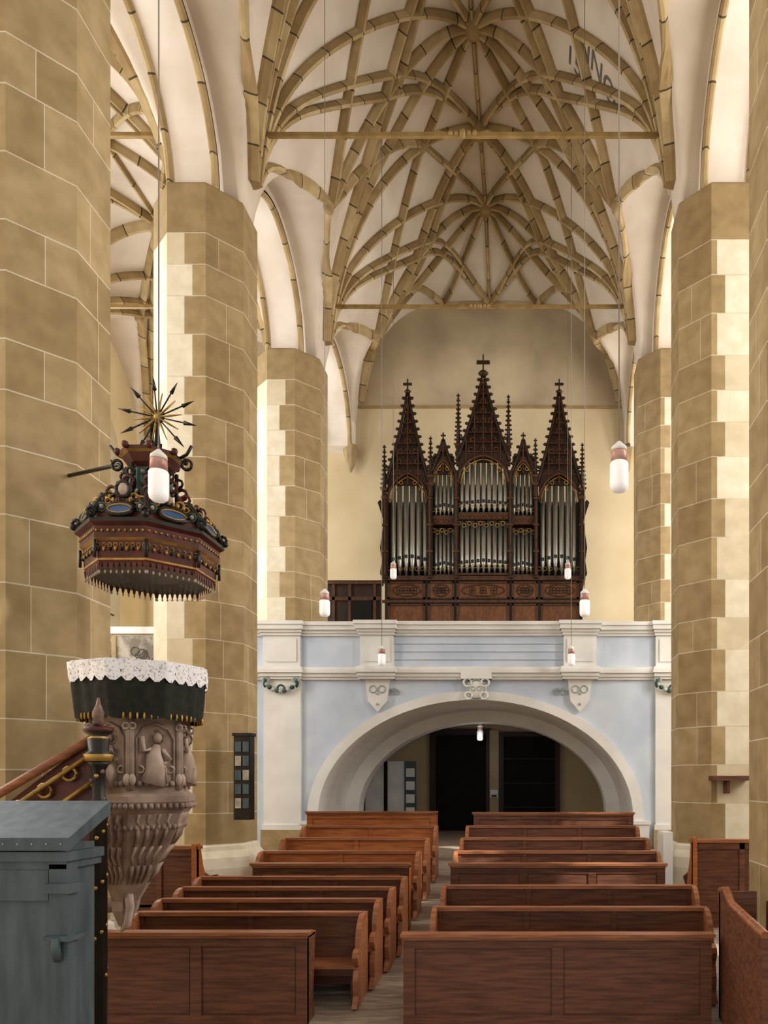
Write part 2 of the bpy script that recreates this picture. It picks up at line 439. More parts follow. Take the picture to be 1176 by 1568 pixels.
for x0,x1,d in segs:
    y=YG-d
    b.box(x0,x1,y,YG+.01,5.2,5.96,'balw' if d>.1 else 'bal')
    for k,(za,zb,pj) in enumerate([(5.94,6.0,.06),(6.0,6.06,.11),(6.06,6.16,.18),(6.16,6.24,.22),(5.16,5.22,.12),(5.08,5.16,.16),(5.0,5.08,.1),(4.94,5.0,.05)]):
        b.box(x0-pj*.5,x1+pj*.5,y-pj,YG+.27 if za>5.5 else YG+.02,za,zb,'balw')
    if d>.1:
        b.box(x0+.08,x1-.08,y-.03,y,5.34,5.86,'balw')
        if abs(x0-AC)<4:
            cx=(x0+x1)/2
            b.prism([(x0+.1,4.94),(x1-.1,4.94),(x1-.16,4.45),(cx,4.2),(x0+.16,4.45)],'y',YG-.1,YG,'balw')
            for q in(-1,1): b.torus((cx+q*.1,YG-.11,4.72),.08,.016,'silver'); b.ball((cx,YG-.11,4.5-.12*q),.03,'silver')
        else:
            b.box(x0,x1,YG-.1,YG,f0,4.94,'balw')
            b.box(x0-.05,x1+.05,YG-.15,YG,f0,1.5,'och2'); b.box(x0-.03,x1+.03,YG-.13,YG,1.5,1.62,'balw')
for zz in (5.4,5.58,5.76): b.box(-3.06,.82,YG-.1,YG-.06,zz,zz+.03,'bal')
b.box(-1.52,-.82,YG-.24,YG,4.94,5.2,'balw')
b.ball((-1.17,YG-.12,4.72),(.24,.1,.24),'balw',12); b.torus((-1.17,YG-.2,4.72),.21,.02,'silver')
for q in(-1,1):
    b.torus((-1.17+q*.2,YG-.2,4.86),.09,.025,'balw'); b.torus((-1.17+q*.18,YG-.2,4.56),.08,.025,'balw'); b.torus((-1.17+q*.07,YG-.22,4.72),.05,.012,'silver')
for sx,xx in((-1,-3.0),(1,.62)):
    for q in range(5): b.torus((xx+q*.06*sx,YG-.03,4.66+.03*(q%2)),.06,.01,'silver',n=8)
b.obj('parapet',G)
for xx in (-5.62,3.3):
    b=MB()
    for q in range(9):
        t=-1+2*q/8; b.ball((xx+t*.34,YG-.2,4.82-.16*(1-t*t)),(.06,.05,.05),'green' if q%2 else 'silver')
    for s_ in(-1,1):
        b.torus((xx+s_*.34,YG-.2,4.92),.07,.025,'silver'); b.ball((xx+s_*.36,YG-.2,4.84),(.05,.05,.1),'green')
    b.torus((xx,YG-.2,4.72),.08,.025,'green')
    b.obj('garland_ornament')
# aisle gallery (left) with faded mural
b=MB()
b.box(-12.0,-6.75,YG,YG+.25,4.9,6.05,'cream2'); b.box(-12.0,-6.75,YG-.06,YG+.3,6.0,6.16,'balw'); b.box(-12.0,-6.75,YG-.04,YG,5.0,5.95,'paint')
b.box(-12.0,-6.75,YG-.05,YG+.28,4.85,5.0,'rib1')
b.box(-12.0,-6.75,YG+.01,YE,4.7,4.86,'cream2')
for x in(-11.9,-10.7,-9.5,-8.3,-7.2): b.box(x-.05,x+.05,YG-.07,YG-.03,5.0,5.95,'rib2')
rr=random.Random(3)
for x in(-11.3,-10.1,-8.9,-7.75):
    for q in range(14):
        b.torus((x+rr.uniform(-.42,.42),YG-.045,5.45+rr.uniform(-.36,.36)),rr.uniform(.05,.12),.01,'ink',n=10)
b.obj('aisle_gallery')
# ------------------------------------------------------------------ back doors beneath the gallery
b=MB()
z0=fz(17)
b.box(-3.05,-1.15,YE-.2,YE-.02,z0,4.25,'orgw'); b.box(-2.85,-1.3,YE-.24,YE-.2,z0,4.05,'dark')
b.box(-.9,1.0,YE-.2,YE-.02,z0,4.15,'orgw'); b.box(-.75,.85,YE-.23,YE-.2,z0,4.0,'dark')
for q in range(3): b.box(-.75,.85,YE-.25,YE-.23,1.8+q*.75,1.82+q*.75,'orgw')
b.obj('door_1')
b=MB(); b.box(-1.18,-.9,YE-.25,YE-.02,z0,4.2,'wallup'); b.box(-1.16,-.92,YE-.3,YE-.25,2.1,2.35,'whiteboard'); b.box(-1.12,-.96,YE-.31,YE-.3,2.12,2.2,'maroon'); b.obj('trim_1')
b=MB(); b.box(-4.75,-3.25,21.6,21.68,z0,3.2,'whiteboard'); b.box(-4.2,-4.1,21.55,21.6,z0,3.2,'dark'); b.box(-3.6,-3.25,21.55,21.6,z0,3.2,'grey')
for q in range(4): b.box(-3.55,-3.3,21.53,21.55,1.6+q*.38,1.85+q*.38,'whiteboard')
b.obj('display_board')
# ------------------------------------------------------------------ organ
OR=empty('pipe_organ'); YO=20.5; K=1/55; OX=-1.24; OZ=7.09
def ox(u): return OX+u*K
def oz(v): return OZ+v*K
FL=5.16
b=MB()
b.box(ox(-150),ox(152),YO,YO+1.4,FL,oz(62),'orgw')
b.box(ox(-154),ox(156),YO-.1,YO+1.45,oz(60),oz(66),'orgw2')
b.box(ox(-154),ox(156),YO-.06,YO,oz(26),oz(30),'orgw2')
lows=[(-145,-88),(-84,-44),(-40,40),(44,84),(88,146)]
for a,c in lows:
    for v0,v1 in ((32,58),(-6,24)):
        b.box(ox(a),ox(c),YO-.05,YO,oz(v0),oz(v0+2.5),'orgw2'); b.box(ox(a),ox(c),YO-.05,YO,oz(v1-2.5),oz(v1),'orgw2')
        b.box(ox(a),ox(a+3),YO-.05,YO,oz(v0),oz(v1),'orgw2'); b.box(ox(c-3),ox(c),YO-.05,YO,oz(v0),oz(v1),'orgw2')
        b.box(ox(a+3),ox(c-3),YO-.012,YO,oz(v0+2.5),oz(v1-2.5),'orgp')
    m=(a+c)/2; hw=(c-a)/2-7
    b.torus((ox(m),YO-.02,oz(45)),.16,.02,'orgw2',sx=hw*K/.16)
    for q in (-1,0,1):
        for t in range(4): b.torus((ox(m+q*hw*.5)+.06*math.cos(t*math.pi/2+.78),YO-.02,oz(45)+.06*math.sin(t*math.pi/2+.78)),.045,.012,'orgw',n=8)
def comp(u0,u1,v1,front):
    b.box(ox(u0),ox(u1),YO+.45-front,YO+1.3,oz(60),oz(v1),'dark')
comp(-148,-80,190,0); comp(-78,-40,215,0); comp(-40,42,215,.1); comp(42,80,215,0); comp(82,150,190,0)
b.obj('case_body',OR)
def cross(b,x,y,z,s):
    b.box(x-.018,x+.018,y-.018,y+.018,z-.02,z+s*1.2,'orgw'); b.box(x-s*.42,x+s*.42,y-.02,y+.02,z+s*.6,z+s*.82,'orgw'); b.ball((x,y,z),(s*.35,s*.3,s*.18),'orgw',6)
def pinn(b,u,v0,vs,vt,w,y):
    x=ox(u); h=w*K/2
    b.box(x-h,x+h,y-h,y+h,oz(v0),oz(vs),'orgw')
    for vv in (vs,(v0*.4+vs*.6)): b.box(x-h*1.5,x+h*1.5,y-h*1.5,y+h*1.5,oz(vv)-.03,oz(vv)+.04,'orgw2')
    b.tube([(x,y,oz(vs)),(x,y,oz(vt-6))],[h*1.15,h*.25],'orgw',4)
    n=max(3,int((vt-vs)/7))
    for q in range(n):
        t=(q+.5)/n; vv=vs+(vt-6-vs)*t; r=h*1.15*(1-t)+h*.3
        for s_ in(-1,1): b.ball((x+s_*r*1.2,y,oz(vv)),(.035,.03,.03),'orgw',6)
    cross(b,x,y,oz(vt-6),.11)
def gable(b,u0,u1,vb,vt,y,crosss=.16,bars=3,dense=9):
    a=Vector((ox(u0),y,oz(vb))); c=Vector((ox(u1),y,oz(vb))); t=Vector(((ox(u0)+ox(u1))/2,y,oz(vt)))
    H=t.z-a.z; hwid=(c.x-a.x)/2
    def hw(f): return hwid*((1-f)**1.25)+.02
    for s_ in(-1,1):
        pts=[(t.x+s_*hw(f/10),y,a.z+H*f/10) for f in range(11)]
        b.tube(pts,[.055-.002*i for i in range(11)],'orgw',4)
        nn=max(4,int(H/.2))
        for q in range(1,nn):
            f=q/nn; b.ball((t.x+s_*(hw(f)+.065),y,a.z+H*f+.03),(.065,.045,.045),'orgw',6)
    n=10
    poly=[(t.x-hw(f/n)+.02,a.z+H*f/n) for f in range(n)]+[(t.x+hw(f/n)-.02,a.z+H*f/n) for f in range(n-1,-1,-1)]
    b.prism(poly,'y',y+.1,y+.14,'orgw')
    for q in range(bars):
        fx=(q+1)/(bars+1); x=a.x+2*hwid*fx; top=H*(1-abs(2*fx-1)**.8)*.93
        b.box(x-.016,x+.016,y-.01,y+.1,a.z,a.z+top,'orgw2')
    for q in range(1,dense):
        zz=a.z+H*q/dense; w_=hw(q/dense)
        b.box(t.x-w_,t.x+w_,y+.02,y+.1,zz-.012,zz+.012,'orgw2')
        if w_>.08: b.torus((t.x,y+.04,zz+.07),min(.07,w_*.6),.013,'orgp',n=8)
        if w_>.3:
            for s_ in(-1,1): b.torus((t.x+s_*w_*.55,y+.04,zz+.07),.06,.013,'orgp',n=8)
    cross(b,t.x,y,t.z,crosss*1.8)
def archhead(b,u0,u1,vs,va,y):
    hw=(u1-u0)/2; um=(u0+u1)/2; pts=[]
    for i in range(21):
        t=-1+i/10; r=va-vs
        pts.append((um+t*hw,vs+parch(t*hw,hw,r)))
    for i in range(20):
        p,q=pts[i],pts[i+1]
        b.quad([(ox(p[0]),y,oz(p[1])),(ox(q[0]),y,oz(q[1])),(ox(q[0]),y,oz(va+5)),(ox(p[0]),y,oz(va+5))],'orgw')
    b.tube([(ox(p[0]),y-.02,oz(p[1])) for p in pts],.04,'orgw2',5)
    b.tube([(ox(um+(p[0]-um)*.9),y,oz(vs+(p[1]-vs)*.9-1)) for p in pts],.016,'gold',5)
    for s_ in(-1,1):
        for t in(.75,.4):
            zz=vs+parch(t*hw,hw,va-vs)*.88
            b.torus((ox(um+s_*t*hw*.85),y,oz(zz-3)),.05,.012,'gold',n=8)
def pipes(b,u0,u1,v0,v1,n,y,vshape=1,crest=True):
    w=(u1-u0)/n; um=(u0+u1)/2
    for i in range(n):
        u=u0+w*(i+.5); d=abs(u-um)/((u1-u0)/2)
        r=w*K*.44; x=ox(u); foot=(.16+.05*(1-d))*(v1-v0)*vshape
        b.lathe(x,y,[(r*.35,oz(v0)),(r,oz(v0+foot)),(r,oz(v1))],'pipe',10)
        b.box(x-r*.55,x+r*.55,y-r-.012,y-r*.6,oz(v0+foot+1),oz(v0+foot+6),'pipedk')
    b.box(ox(u0),ox(u1),y-.12,y+.1,oz(v0-3),oz(v0),'orgw2')
    if crest:
        for i in range(n+1): b.torus((ox(u0+w*i),y-.13,oz(v1-5-3*(i%2))),.055,.012,'gold',n=8)
b=MB()
pipes(b,-143,-84,68,215,6,YO+.12,.9,False); pipes(b,86,145,68,215,6,YO+.12,.9,False)
pipes(b,-37,39,70,150,9,YO-.02,1); pipes(b,-37,39,162,240,9,YO-.02,.9,False)
for s_ in(-1,1):
    u0,u1=(-76,-43) if s_<0 else(44,77)
    pipes(b,u0,u1,70,142,5,YO+.12,1); pipes(b,u0,u1,160,235,5,YO+.12,.9,False)
    b.box(ox(u0-2),ox(u1+2),YO-.02,YO+.3,oz(146),oz(158),'orgw2')
    for q in range(4): b.torus((ox(u0+4+q*8.3),YO-.04,oz(152)),.05,.012,'orgp',n=8)
b.box(ox(-40),ox(42),YO-.16,YO+.1,oz(151),oz(159),'orgw2')
for q in range(9): b.torus((ox(-33+q*8.5),YO-.18,oz(155)),.05,.012,'orgp',n=8)
for (u0,u1,yy,v) in ((-143,-84,-.02,78),(86,145,-.02,78),(-37,39,-.16,80),(-37,39,-.16,172),(-76,-43,-.02,78),(44,77,-.02,78),(-76,-43,-.02,168),(44,77,-.02,168)):
    nn=int((u1-u0)/8)
    for q in range(nn+1): b.torus((ox(u0+(u1-u0)*q/nn),YO+yy,oz(v)),.055,.009,'gold',n=8)
b.obj('organ_pipes',OR)
b=MB()
for u,v1 in((-148,190),(-80,215),(-40,225),(42,225),(81,215),(150,190)):
    b.box(ox(u-3.2),ox(u+3.2),YO-.18,YO+.3,oz(62),oz(v1),'orgw'); b.box(ox(u-1.2),ox(u+1.2),YO-.22,YO-.18,oz(66),oz(v1-6),'orgw2')
    for v in (100,140,180): b.box(ox(u-4.2),ox(u+4.2),YO-.24,YO-.16,oz(v),oz(v+3),'orgw2')
archhead(b,-145,-83,178,222,YO-.1); archhead(b,85,147,178,222,YO-.1)
archhead(b,-77,-43,205,243,YO-.1); archhead(b,45,78,205,243,YO-.1); archhead(b,-37,39,205,246,YO-.2)
gable(b,-146,-82,205,345,YO-.14); gable(b,84,148,205,345,YO-.14); gable(b,-38,40,238,370,YO-.22,.24,5)
gable(b,-77,-43,222,272,YO-.14,.09,1,3); gable(b,45,78,222,272,YO-.14,.09,1,3)
for u,vs,vt in((-149,195,262),(-79,215,275),(-37,262,340),(39,262,338),(80,215,272),(151,195,265)):
    pinn(b,u,vs-30,vs,vt,6,YO-.16)
for s_,u in((-1,-151),(1,153)):
    b.prism([(ox(u),oz(150)),(ox(u+s_*9),oz(178)),(ox(u+s_*5),oz(182)),(ox(u),oz(176))],'y',YO-.1,YO+.1,'orgw')
    b.prism([(ox(u),oz(62)),(ox(u+s_*6),oz(70)),(ox(u+s_*3),oz(90)),(ox(u+s_*6),oz(110)),(ox(u),oz(150))],'y',YO-.05,YO+.1,'orgw')
b.obj('gothic_gables',OR)
b=MB()
b.box(-5.9,-4.1,20.6,20.68,FL,8.1,'orgw'); b.box(-5.95,-4.05,20.5,20.75,8.1,8.2,'orgw2'); b.box(-4.95,-4.35,20.55,20.6,5.3,7.7,'dark')
for x in(-5.9,-5.45,-5.0,-4.3): b.box(x,x+.08,20.54,20.6,FL,8.1,'orgw2')
b.box(-5.9,-4.1,20.54,20.6,7.65,7.75,'orgw2'); b.obj('choir_bench')
# ------------------------------------------------------------------ pendant lamps
def lamp(x,y,zc,s=1.0,top=None):
    b=MB(); f=.88*s
    b.lathe(x,y,[(.02,zc-.25*s),(.065*f,zc-.245*s),(.095*f,zc-.22*s),(.105*f,zc-.18*s),(.105*f,zc+.02*s),(.095*f,zc+.04*s)],'glass',20)
    b.lathe(x,y,[(.092*f,zc+.03*s),(.09*f,zc+.13*s),(.08*f,zc+.17*s),(.06*f,zc+.2*s)],'cap',20)
    b.lathe(x,y,[(.09*f,zc+.15*s),(.085*f,zc+.19*s),(.05*f,zc+.22*s),(.015*f,zc+.25*s)],'balw',20)
    t=top if top else nave.h(x,y)
    b.tube([(x,y,zc+.25*s),(x,y,t)],.007,'wire',5)
    b.obj('pendant_lamp')
lamp(-3.35,6.7,5.38,.95); lamp(.83,6.7,5.46,.92)
lamp(-3.63,13.2,5.8); lamp(1.02,13.2,5.8)
lamp(-3.62,19.9,8.3,.95); lamp(1.08,19.9,8.3,.95)
lamp(-3.24,16.4,5.4,.9); lamp(.97,16.4,5.4,.9)
lamp(-1.35,20.9,4.0,.95,4.45)
# ------------------------------------------------------------------ pews
def endboard(b,x0,x1,y,z,h,m):
    pts=[(y+.1,z),(y+.1,z+h+.02)]
    for q in range(6):
        a=q/5*math.pi/2; pts.append((y-.03-.3*math.sin(a)*.9,z+h*.66+(h*.36)*math.cos(a)))
    pts+=[(y-.36,z+h*.66),(y-.43,z+h*.63),(y-.45,z+h*.57),(y-.41,z+h*.5),(y-.37,z+.44),(y-.42,z+.3),(y-.4,z+.12),(y-.48,z)]
    b.prism(pts,'x',x0,x1,m)
def pew(x0,x1,y,h=.98,m='pewred',top='pewtop'):
    b=MB(); z=fz(y)-.03
    b.box(x0,x1,y,y+.035,z+.15,z+h,m); b.box(x0,x1,y-.03,y+.09,z+h,z+h+.045,top)
    b.box(x0,x1,y+.035,y+.22,z+h-.2,z+h-.17,top)
    b.box(x0,x1,y-.4,y,z+.43,z+.47,top); b.box(x0,x1,y-.34,y-.31,z+.34,z+.43,m)
    b.box(x0,x1,y+.12,y+.2,z+.12,z+.16,m)
    n=max(2,int((x1-x0)/.9))
    for i in range(n+1):
        x=x0+(x1-x0-.07)*i/n; b.box(x,x+.07,y-.015,y,z+.47,z+h,m); b.box(x,x+.05,y-.3,y+.08,z,z+.43,m)
    endboard(b,x0-.04,x0+.02,y,z,h+.02,top); endboard(b,x1-.02,x1+.04,y,z,h+.02,top)
    return b.obj('church_pew')
def screen(x0,x1,y,h,m,n=2,top='pewtop',name='pew_front_panel',frame=None):
    b=MB(); z=fz(y)-.05; fr=frame or m
    b.box(x0,x1,y+.02,y+.05,z,z+h,m)
    b.box(x0,x1,y,y+.06,z,z+.16,fr); b.box(x0,x1,y,y+.06,z+h-.12,z+h,fr)
    for i in range(n+1):
        x=x0+(x1-x0-.12)*i/n; b.box(x,x+.12,y-.002,y+.06,z,z+h,fr)
    for i in range(n):
        xa=x0+(x1-x0-.12)*i/n+.12; xb=x0+(x1-x0-.12)*(i+1)/n
        b.box(xa+.015,xb-.015,y+.012,y+.03,z+.18,z+h-.14,m)
    b.box(x0-.03,x1+.03,y-.05,y+.12,z+h,z+h+.035,top); b.box(x0-.01,x1+.01,y-.03,y,z+h-.03,z+h,top)
    b.box(x0,x1,y+.06,y+.32,z+h-.04,z+h-.01,top)
    for x in (x0,x1-.05): b.prism([(y,z),(y+.3,z),(y+.22,z+.3),(y+.3,z+h-.02),(y,z+h)],'x',x,x+.05,m)
    return b.obj(name)
screen(-1.33,1.97,7.9,1.0,'pewred',2)
screen(-4.75,-2.36,7.9,1.02,'pewred',2)
for y,x1 in((8.85,2.12),(9.85,2.2)): pew(-1.1,x1,y,.98,'pewdk')
for i,y in enumerate((8.72,9.28,9.84,10.4)): pew(-4.6,-1.95+.07*i,y,.96,'pewdk')
screen(-1.15,2.05,11.0,1.04,'pewred',3,frame='pewdk'); screen(-4.1,-1.78,11.0,1.04,'pewor',2,frame='pewdk')
for y in(12.0,13.1,14.3):
    pew(-1.15,2.1,y,.98,'pewred'); pew(-4.3,-1.78,y,.98,'pewor')
screen(-1.15,2.25,15.7,1.04,'pewred',2); screen(-4.7,-1.95,15.7,1.06,'pewor',1)
def stall(x0,x1,y0,y1,h,m,openside):
    b=MB(); z=fz((y0+y1)/2)-.1
    b.box(x0,x1,y0,y0+.05,z,z+h,m); b.box(x0-.03,x1+.03,y0-.04,y0+.12,z+h,z+h+.05,'pewtop')
    n=2
    for i in range(n+1):
        x=x0+(x1-x0-.08)*i/n; b.box(x,x+.08,y0-.02,y0,z,z+h,'pewred')
    b.box(x0,x1,y0-.02,y0,z+h-.1,z+h,m); b.box(x0,x1,y0-.02,y0,z+.3,z+.38,m)
    back=x0 if openside>0 else x1-.05
    b.box(back,back+.05,y0,y1,z,z+h+.15,m); b.box(x0+.05 if openside>0 else x1-.5,x0+.5 if openside>0 else x1-.05,y0,y1,z+.44,z+.48,'pewtop')
    for yy in(y1-.06,):
        pts=[(x0,z),(x1,z),(x1,z+.5),(x1-.04,z+.62),(x1+.0,z+.75),(x1-.08,z+.82),(x1-.2,z+.8),(x0+.15,z+h),(x0,z+h+.1)]
        if openside<0: pts=[(x0+x1-p[0],p[1]) for p in pts]
        b.prism(pts,'y',yy,yy+.06,m)
    e0,e1=(x1-.06,x1) if openside>0 else (x0,x0+.06)
    b.prism([(y0-.06,z),(y0+.5,z),(y0+.42,z+.3),(y0+.5,z+.55),(y0+.4,z+.68),(y0+.2,z+h*.8),(y0+.1,z+h+.08),(y0-.06,z+h+.08)],'x',e0,e1,'pewor')
    return b.obj('side_stall')
stall(-6.0,-4.88,10.9,11.8,1.3,'pewdk',1)
stall(2.5,4.0,11.2,11.9,1.35,'pewdk',-1)
b=MB(); zz=fz(8)-.2
b.prism([(6.6,zz),(8.1,zz),(8.1,1.38),(7.9,1.42),(7.7,1.3),(6.6,1.2)],'x',2.1,2.16,'pewred')
b.box(2.1,2.5,8.05,8.11,zz,1.4,'pewred')
b.box(2.16,2.6,6.6,8.05,.45,.5,'pewtop'); b.box(2.6,2.65,6.6,8.05,zz,1.3,'pewdk')
b.tube([(2.13,6.6,1.22),(2.13,7.7,1.32),(2.13,7.9,1.44),(2.13,8.12,1.4)],.045,'pewtop')
b.obj('side_pew')
b=MB(); z=fz(12)
b.box(2.28,2.44,12.4,12.9,z,1.75,'balw')
for q in range(6): b.box(2.26,2.28,12.42+q*.08,12.46+q*.08,z+.1,1.7,'balw')
b.obj('radiator')
b=MB(); b.box(-5.0,-4.72,12.55,12.75,1.95,3.4,'blackm')
for q in range(5):
    for p in range(2): b.box(-4.97+p*.13,-4.87+p*.13,12.53,12.55,2.05+q*.24+.1,2.22+q*.24+.1,'paper' if (q+p)%3==0 else 'grey')
b.box(-5.02,-4.7,12.53,12.77,3.38,3.43,'blackm'); b.obj('hymn_notice_board')
b=MB(); b.box(3.1,3.75,12.35,12.66,2.62,2.7,'pewdk'); b.prism([(12.4,2.4),(12.65,2.4),(12.65,2.62),(12.4,2.62)],'x',3.35,3.4,'pewdk'); b.obj('wall_shelf')
# ------------------------------------------------------------------ pulpit
PU=empty('pulpit'); px,py=-3.95,7.55; r8=math.pi/8; H6=math.radians(-75)
b=MB()
b.lathe(px,py,[(.5,2.36),(.53,2.4),(.53,2.46),(.47,2.5),(.46,2.56),(.46,3.2),(.5,3.26),(.53,3.32),(.53,3.5)],'stone',6,H6,False)
rings=[]
for q,(r,z,dx,dy) in enumerate([(.53,2.36,0,0),(.48,2.28,-.02,.02),(.46,2.15,-.05,.05),(.39,1.95,-.1,.1),(.3,1.75,-.17,.15),(.22,1.55,-.23,.2),(.14,1.35,-.29,.25),(.13,1.25,-.30,.25),(.05,1.08,-.32,.25)]):
    rings.append([(px+dx+r*math.cos(H6+math.pi/3*j),py+dy+r*math.sin(H6+math.pi/3*j),z) for j in range(6)])
b.loft(rings,'stone')
b.tube([(px-.3,py+.3,1.3),(-5.05,8.25,1.2)],.09,'stone')
b.tube([(px-.22,py+.15,1.5),(px-.17,py+.1,1.3),(px-.2,py+.1,1.12),(px-.27,py+.1,1.05)],[.05,.045,.04,.02],'stonelt')
for j in range(6):
    for q in (0,2):
        A=Vector(rings[q][j]); B=Vector(rings[q][(j+1)%6])
        for t in range(9):
            p=A.lerp(B,(t+.5)/9); b.ball(p,(.026,.026,.03),'stone',6)
    for t in range(1,5):
        for q in (1,2,3,4):
            p=Vector(rings[q][j]).lerp(Vector(rings[q][(j+1)%6]),t/5); p2=Vector(rings[q+1][j]).lerp(Vector(rings[q+1][(j+1)%6]),t/5+(.04 if q%2 else -.04))
            b.tube([p,(p+p2)/2+Vector((.02*(-1)**q,-.01,0)),p2],[.022,.018,.01],'stonelt' if q%2 else 'stone',5)
for j in range(6):
    a=H6+math.pi/6+math.pi/3*j; nx,ny=math.cos(a),math.sin(a); tx,ty=-ny,nx; d=.40
    if ny>.6: continue
    cx,cy=px+nx*d,py+ny*d
    def F(t,z,off=0): return (cx+tx*t+nx*off,cy+ty*t+ny*off,z)
    for t in(-.215,.215):
        b.tube([F(t,2.52),F(t,3.24)],.028,'stone'); b.torus(F(t,3.14,.03),.03,.012,'stonelt',n=8); b.ball(F(t,2.62,.02),(.035,.035,.06),'stonelt')
    b.tube([F(-.17,2.56,.01),F(-.17,3.02,.01),F(-.12,3.12,.01),F(0,3.17,.01),F(.12,3.12,.01),F(.17,3.02,.01),F(.17,2.56,.01)],.014,'stone')
    b.tube([F(-.03,2.58,.01),F(.0,2.72,.03),F(-.02,2.86,.025),F(.01,2.96,.01)],[.12,.10,.07,.035],'stonelt',8)
    b.ball(F(.01,3.03,.035),(.042,.042,.052),'stonelt'); b.torus(F(.01,3.04,.01),.07,.01,'stone',n=10)
    b.tube([F(.06,2.92,.03),F(.12,2.82,.05),F(.05,2.77,.08)],.022,'stonelt'); b.tube([F(-.05,2.92,.03),F(-.12,2.9,.05),F(-.13,3.04,.04)],.02,'stonelt')
    for q in range(4): b.tube([F(-.1+.06*q,2.58,.09),F(-.05+.035*q,2.74,.1)],.012,'stone',5)
    for q in range(6): b.ball(F(-.15+.06*q,2.58,.02),(.03,.03,.03),'stone',6)
    for s_ in(-1,1): b.torus(F(s_*.14,2.72,.01),.035,.012,'stonelt',n=8)
b.tube([(px-.1,py+.2,2.8),(-5.1,8.3,2.8)],.12,'stone',6)
b.obj('pulpit_body',PU)
b=MB()
N=96
def cloth(r0,r1,z0,z1,sc,am,m):
    rg0=[];rg1=[];rgm=[]
    for j in range(N):
        a=2*math.pi*j/N; k=1/ (math.cos(((a) %(math.pi/4))-math.pi/8)); f=1+.02*math.sin(a*24)
        zz=z0-am*abs(math.sin(a*sc))
        rg1.append((px+r1*k*math.cos(a),py+r1*k*math.sin(a),z1)); rgm.append((px+(r0+r1)/2*k*f*math.cos(a),py+(r0+r1)/2*k*f*math.sin(a),(z0+z1)/2)); rg0.append((px+r0*k*f*math.cos(a),py+r0*k*f*math.sin(a),zz))
    b.loft([rg0,rgm,rg1],m,False,True)
cloth(.555,.60,3.22,3.66,12,.02,'velvet'); cloth(.605,.618,3.6,3.75,16,.05,'lace')
b.lathe(px,py,[(.55,3.72),(.64,3.73),(.64,3.765),(.1,3.77)],'lace',8,0,False)
for j in range(60):
    a=2*math.pi*j/60; b.ball((px+.57*math.cos(a),py+.57*math.sin(a),3.23),(.012,.012,.035),'gold',6)
b.obj('pulpit_cloth',PU)
b=MB()
b.prism([(-3.8,1.3),(-3.9,2.95),(-5.3,1.9),(-5.3,.2)],'y',6.55,6.62,'maroon')
b.tube([(-3.8,6.55,3.02),(-4.75,6.4,2.4),(-5.3,6.35,1.95)],.04,'pewtop',8)
b.tube([(-3.85,6.52,2.85),(-5.3,6.38,1.8)],.02,'gold'); b.tube([(-3.85,6.52,2.6),(-5.3,6.38,1.5)],.02,'gold')
for q in range(5):
    x=-4.05-.22*q; z=2.75-.15*q; b.torus((x,6.52,z-.08),.06,.015,'gold',n=10)
nx_,ny_=-3.78,6.5
b.lathe(nx_,ny_,[(.06,2.38),(.08,2.42),(.055,2.46),(.055,2.7),(.075,2.74),(.09,2.78)],'blackm',16)
b.lathe(nx_,ny_,[(.1,2.78),(.12,2.84),(.08,2.87),(.09,2.98),(.065,3.0),(.12,3.04),(.12,3.08)],['gold','blackm','blackm','gold','blackm','maroon'],16)
b.lathe(nx_,ny_,[(.03,3.08),(.05,3.12),(.035,3.16),(.05,3.21),(.02,3.28),(.01,3.34)],'marble',12)
b.lathe(nx_,ny_,[(.07,-.4),(.07,2.3),(.1,2.34),(.1,2.38)],'blackm',12)
for q in range(26):
    z=.9+q*.055; a=q*.8; b.ball((nx_+.06*math.cos(a),ny_+.06*math.sin(a),z),.02,'gold',6)
for q in range(7):
    b.ball((nx_+.05*math.cos(q),ny_+.05*math.sin(q)-.01,2.45+q*.04),.02,'gold' if q%2 else 'marble',6)
b.obj('pulpit_stair_rail',PU)
# sounding board
CA=empty('pulpit_canopy'); cx,cy=-3.87,7.6
b=MB()
pr=[(.3,4.66,'blackm'),(.62,4.62,'maroon'),(.66,4.68,'gold'),(.66,4.70,'maroon'),(.67,4.88,'gold'),(.70,4.9,'maroon'),(.70,4.93,'maroon'),(.70,5.02,'maroon'),(.75,5.05,'blackm'),(.75,5.09,'gold'),(.68,5.105,'maroon'),(.66,5.2,'maroon'),(.55,5.34,'blackm'),(.38,5.42,'maroon'),(.24,5.46,'gold'),(.24,5.49,'blackm'),(.19,5.52,'teal'),(.19,5.82,'maroon'),(.24,5.86,'maroon'),(.3,5.94,'gold'),(.33,5.96,'maroon'),(.33,6.0,'maroon'),(.1,6.06,'gold')]
b.lathe(cx,cy,[(r,z) for r,z,_ in pr],[m for _,_,m in pr][:-1],8,r8,False)
b.tube([(cx,cy,6.0),(cx,cy,6.4)],.025,'blackm')
rr=random.Random(5)
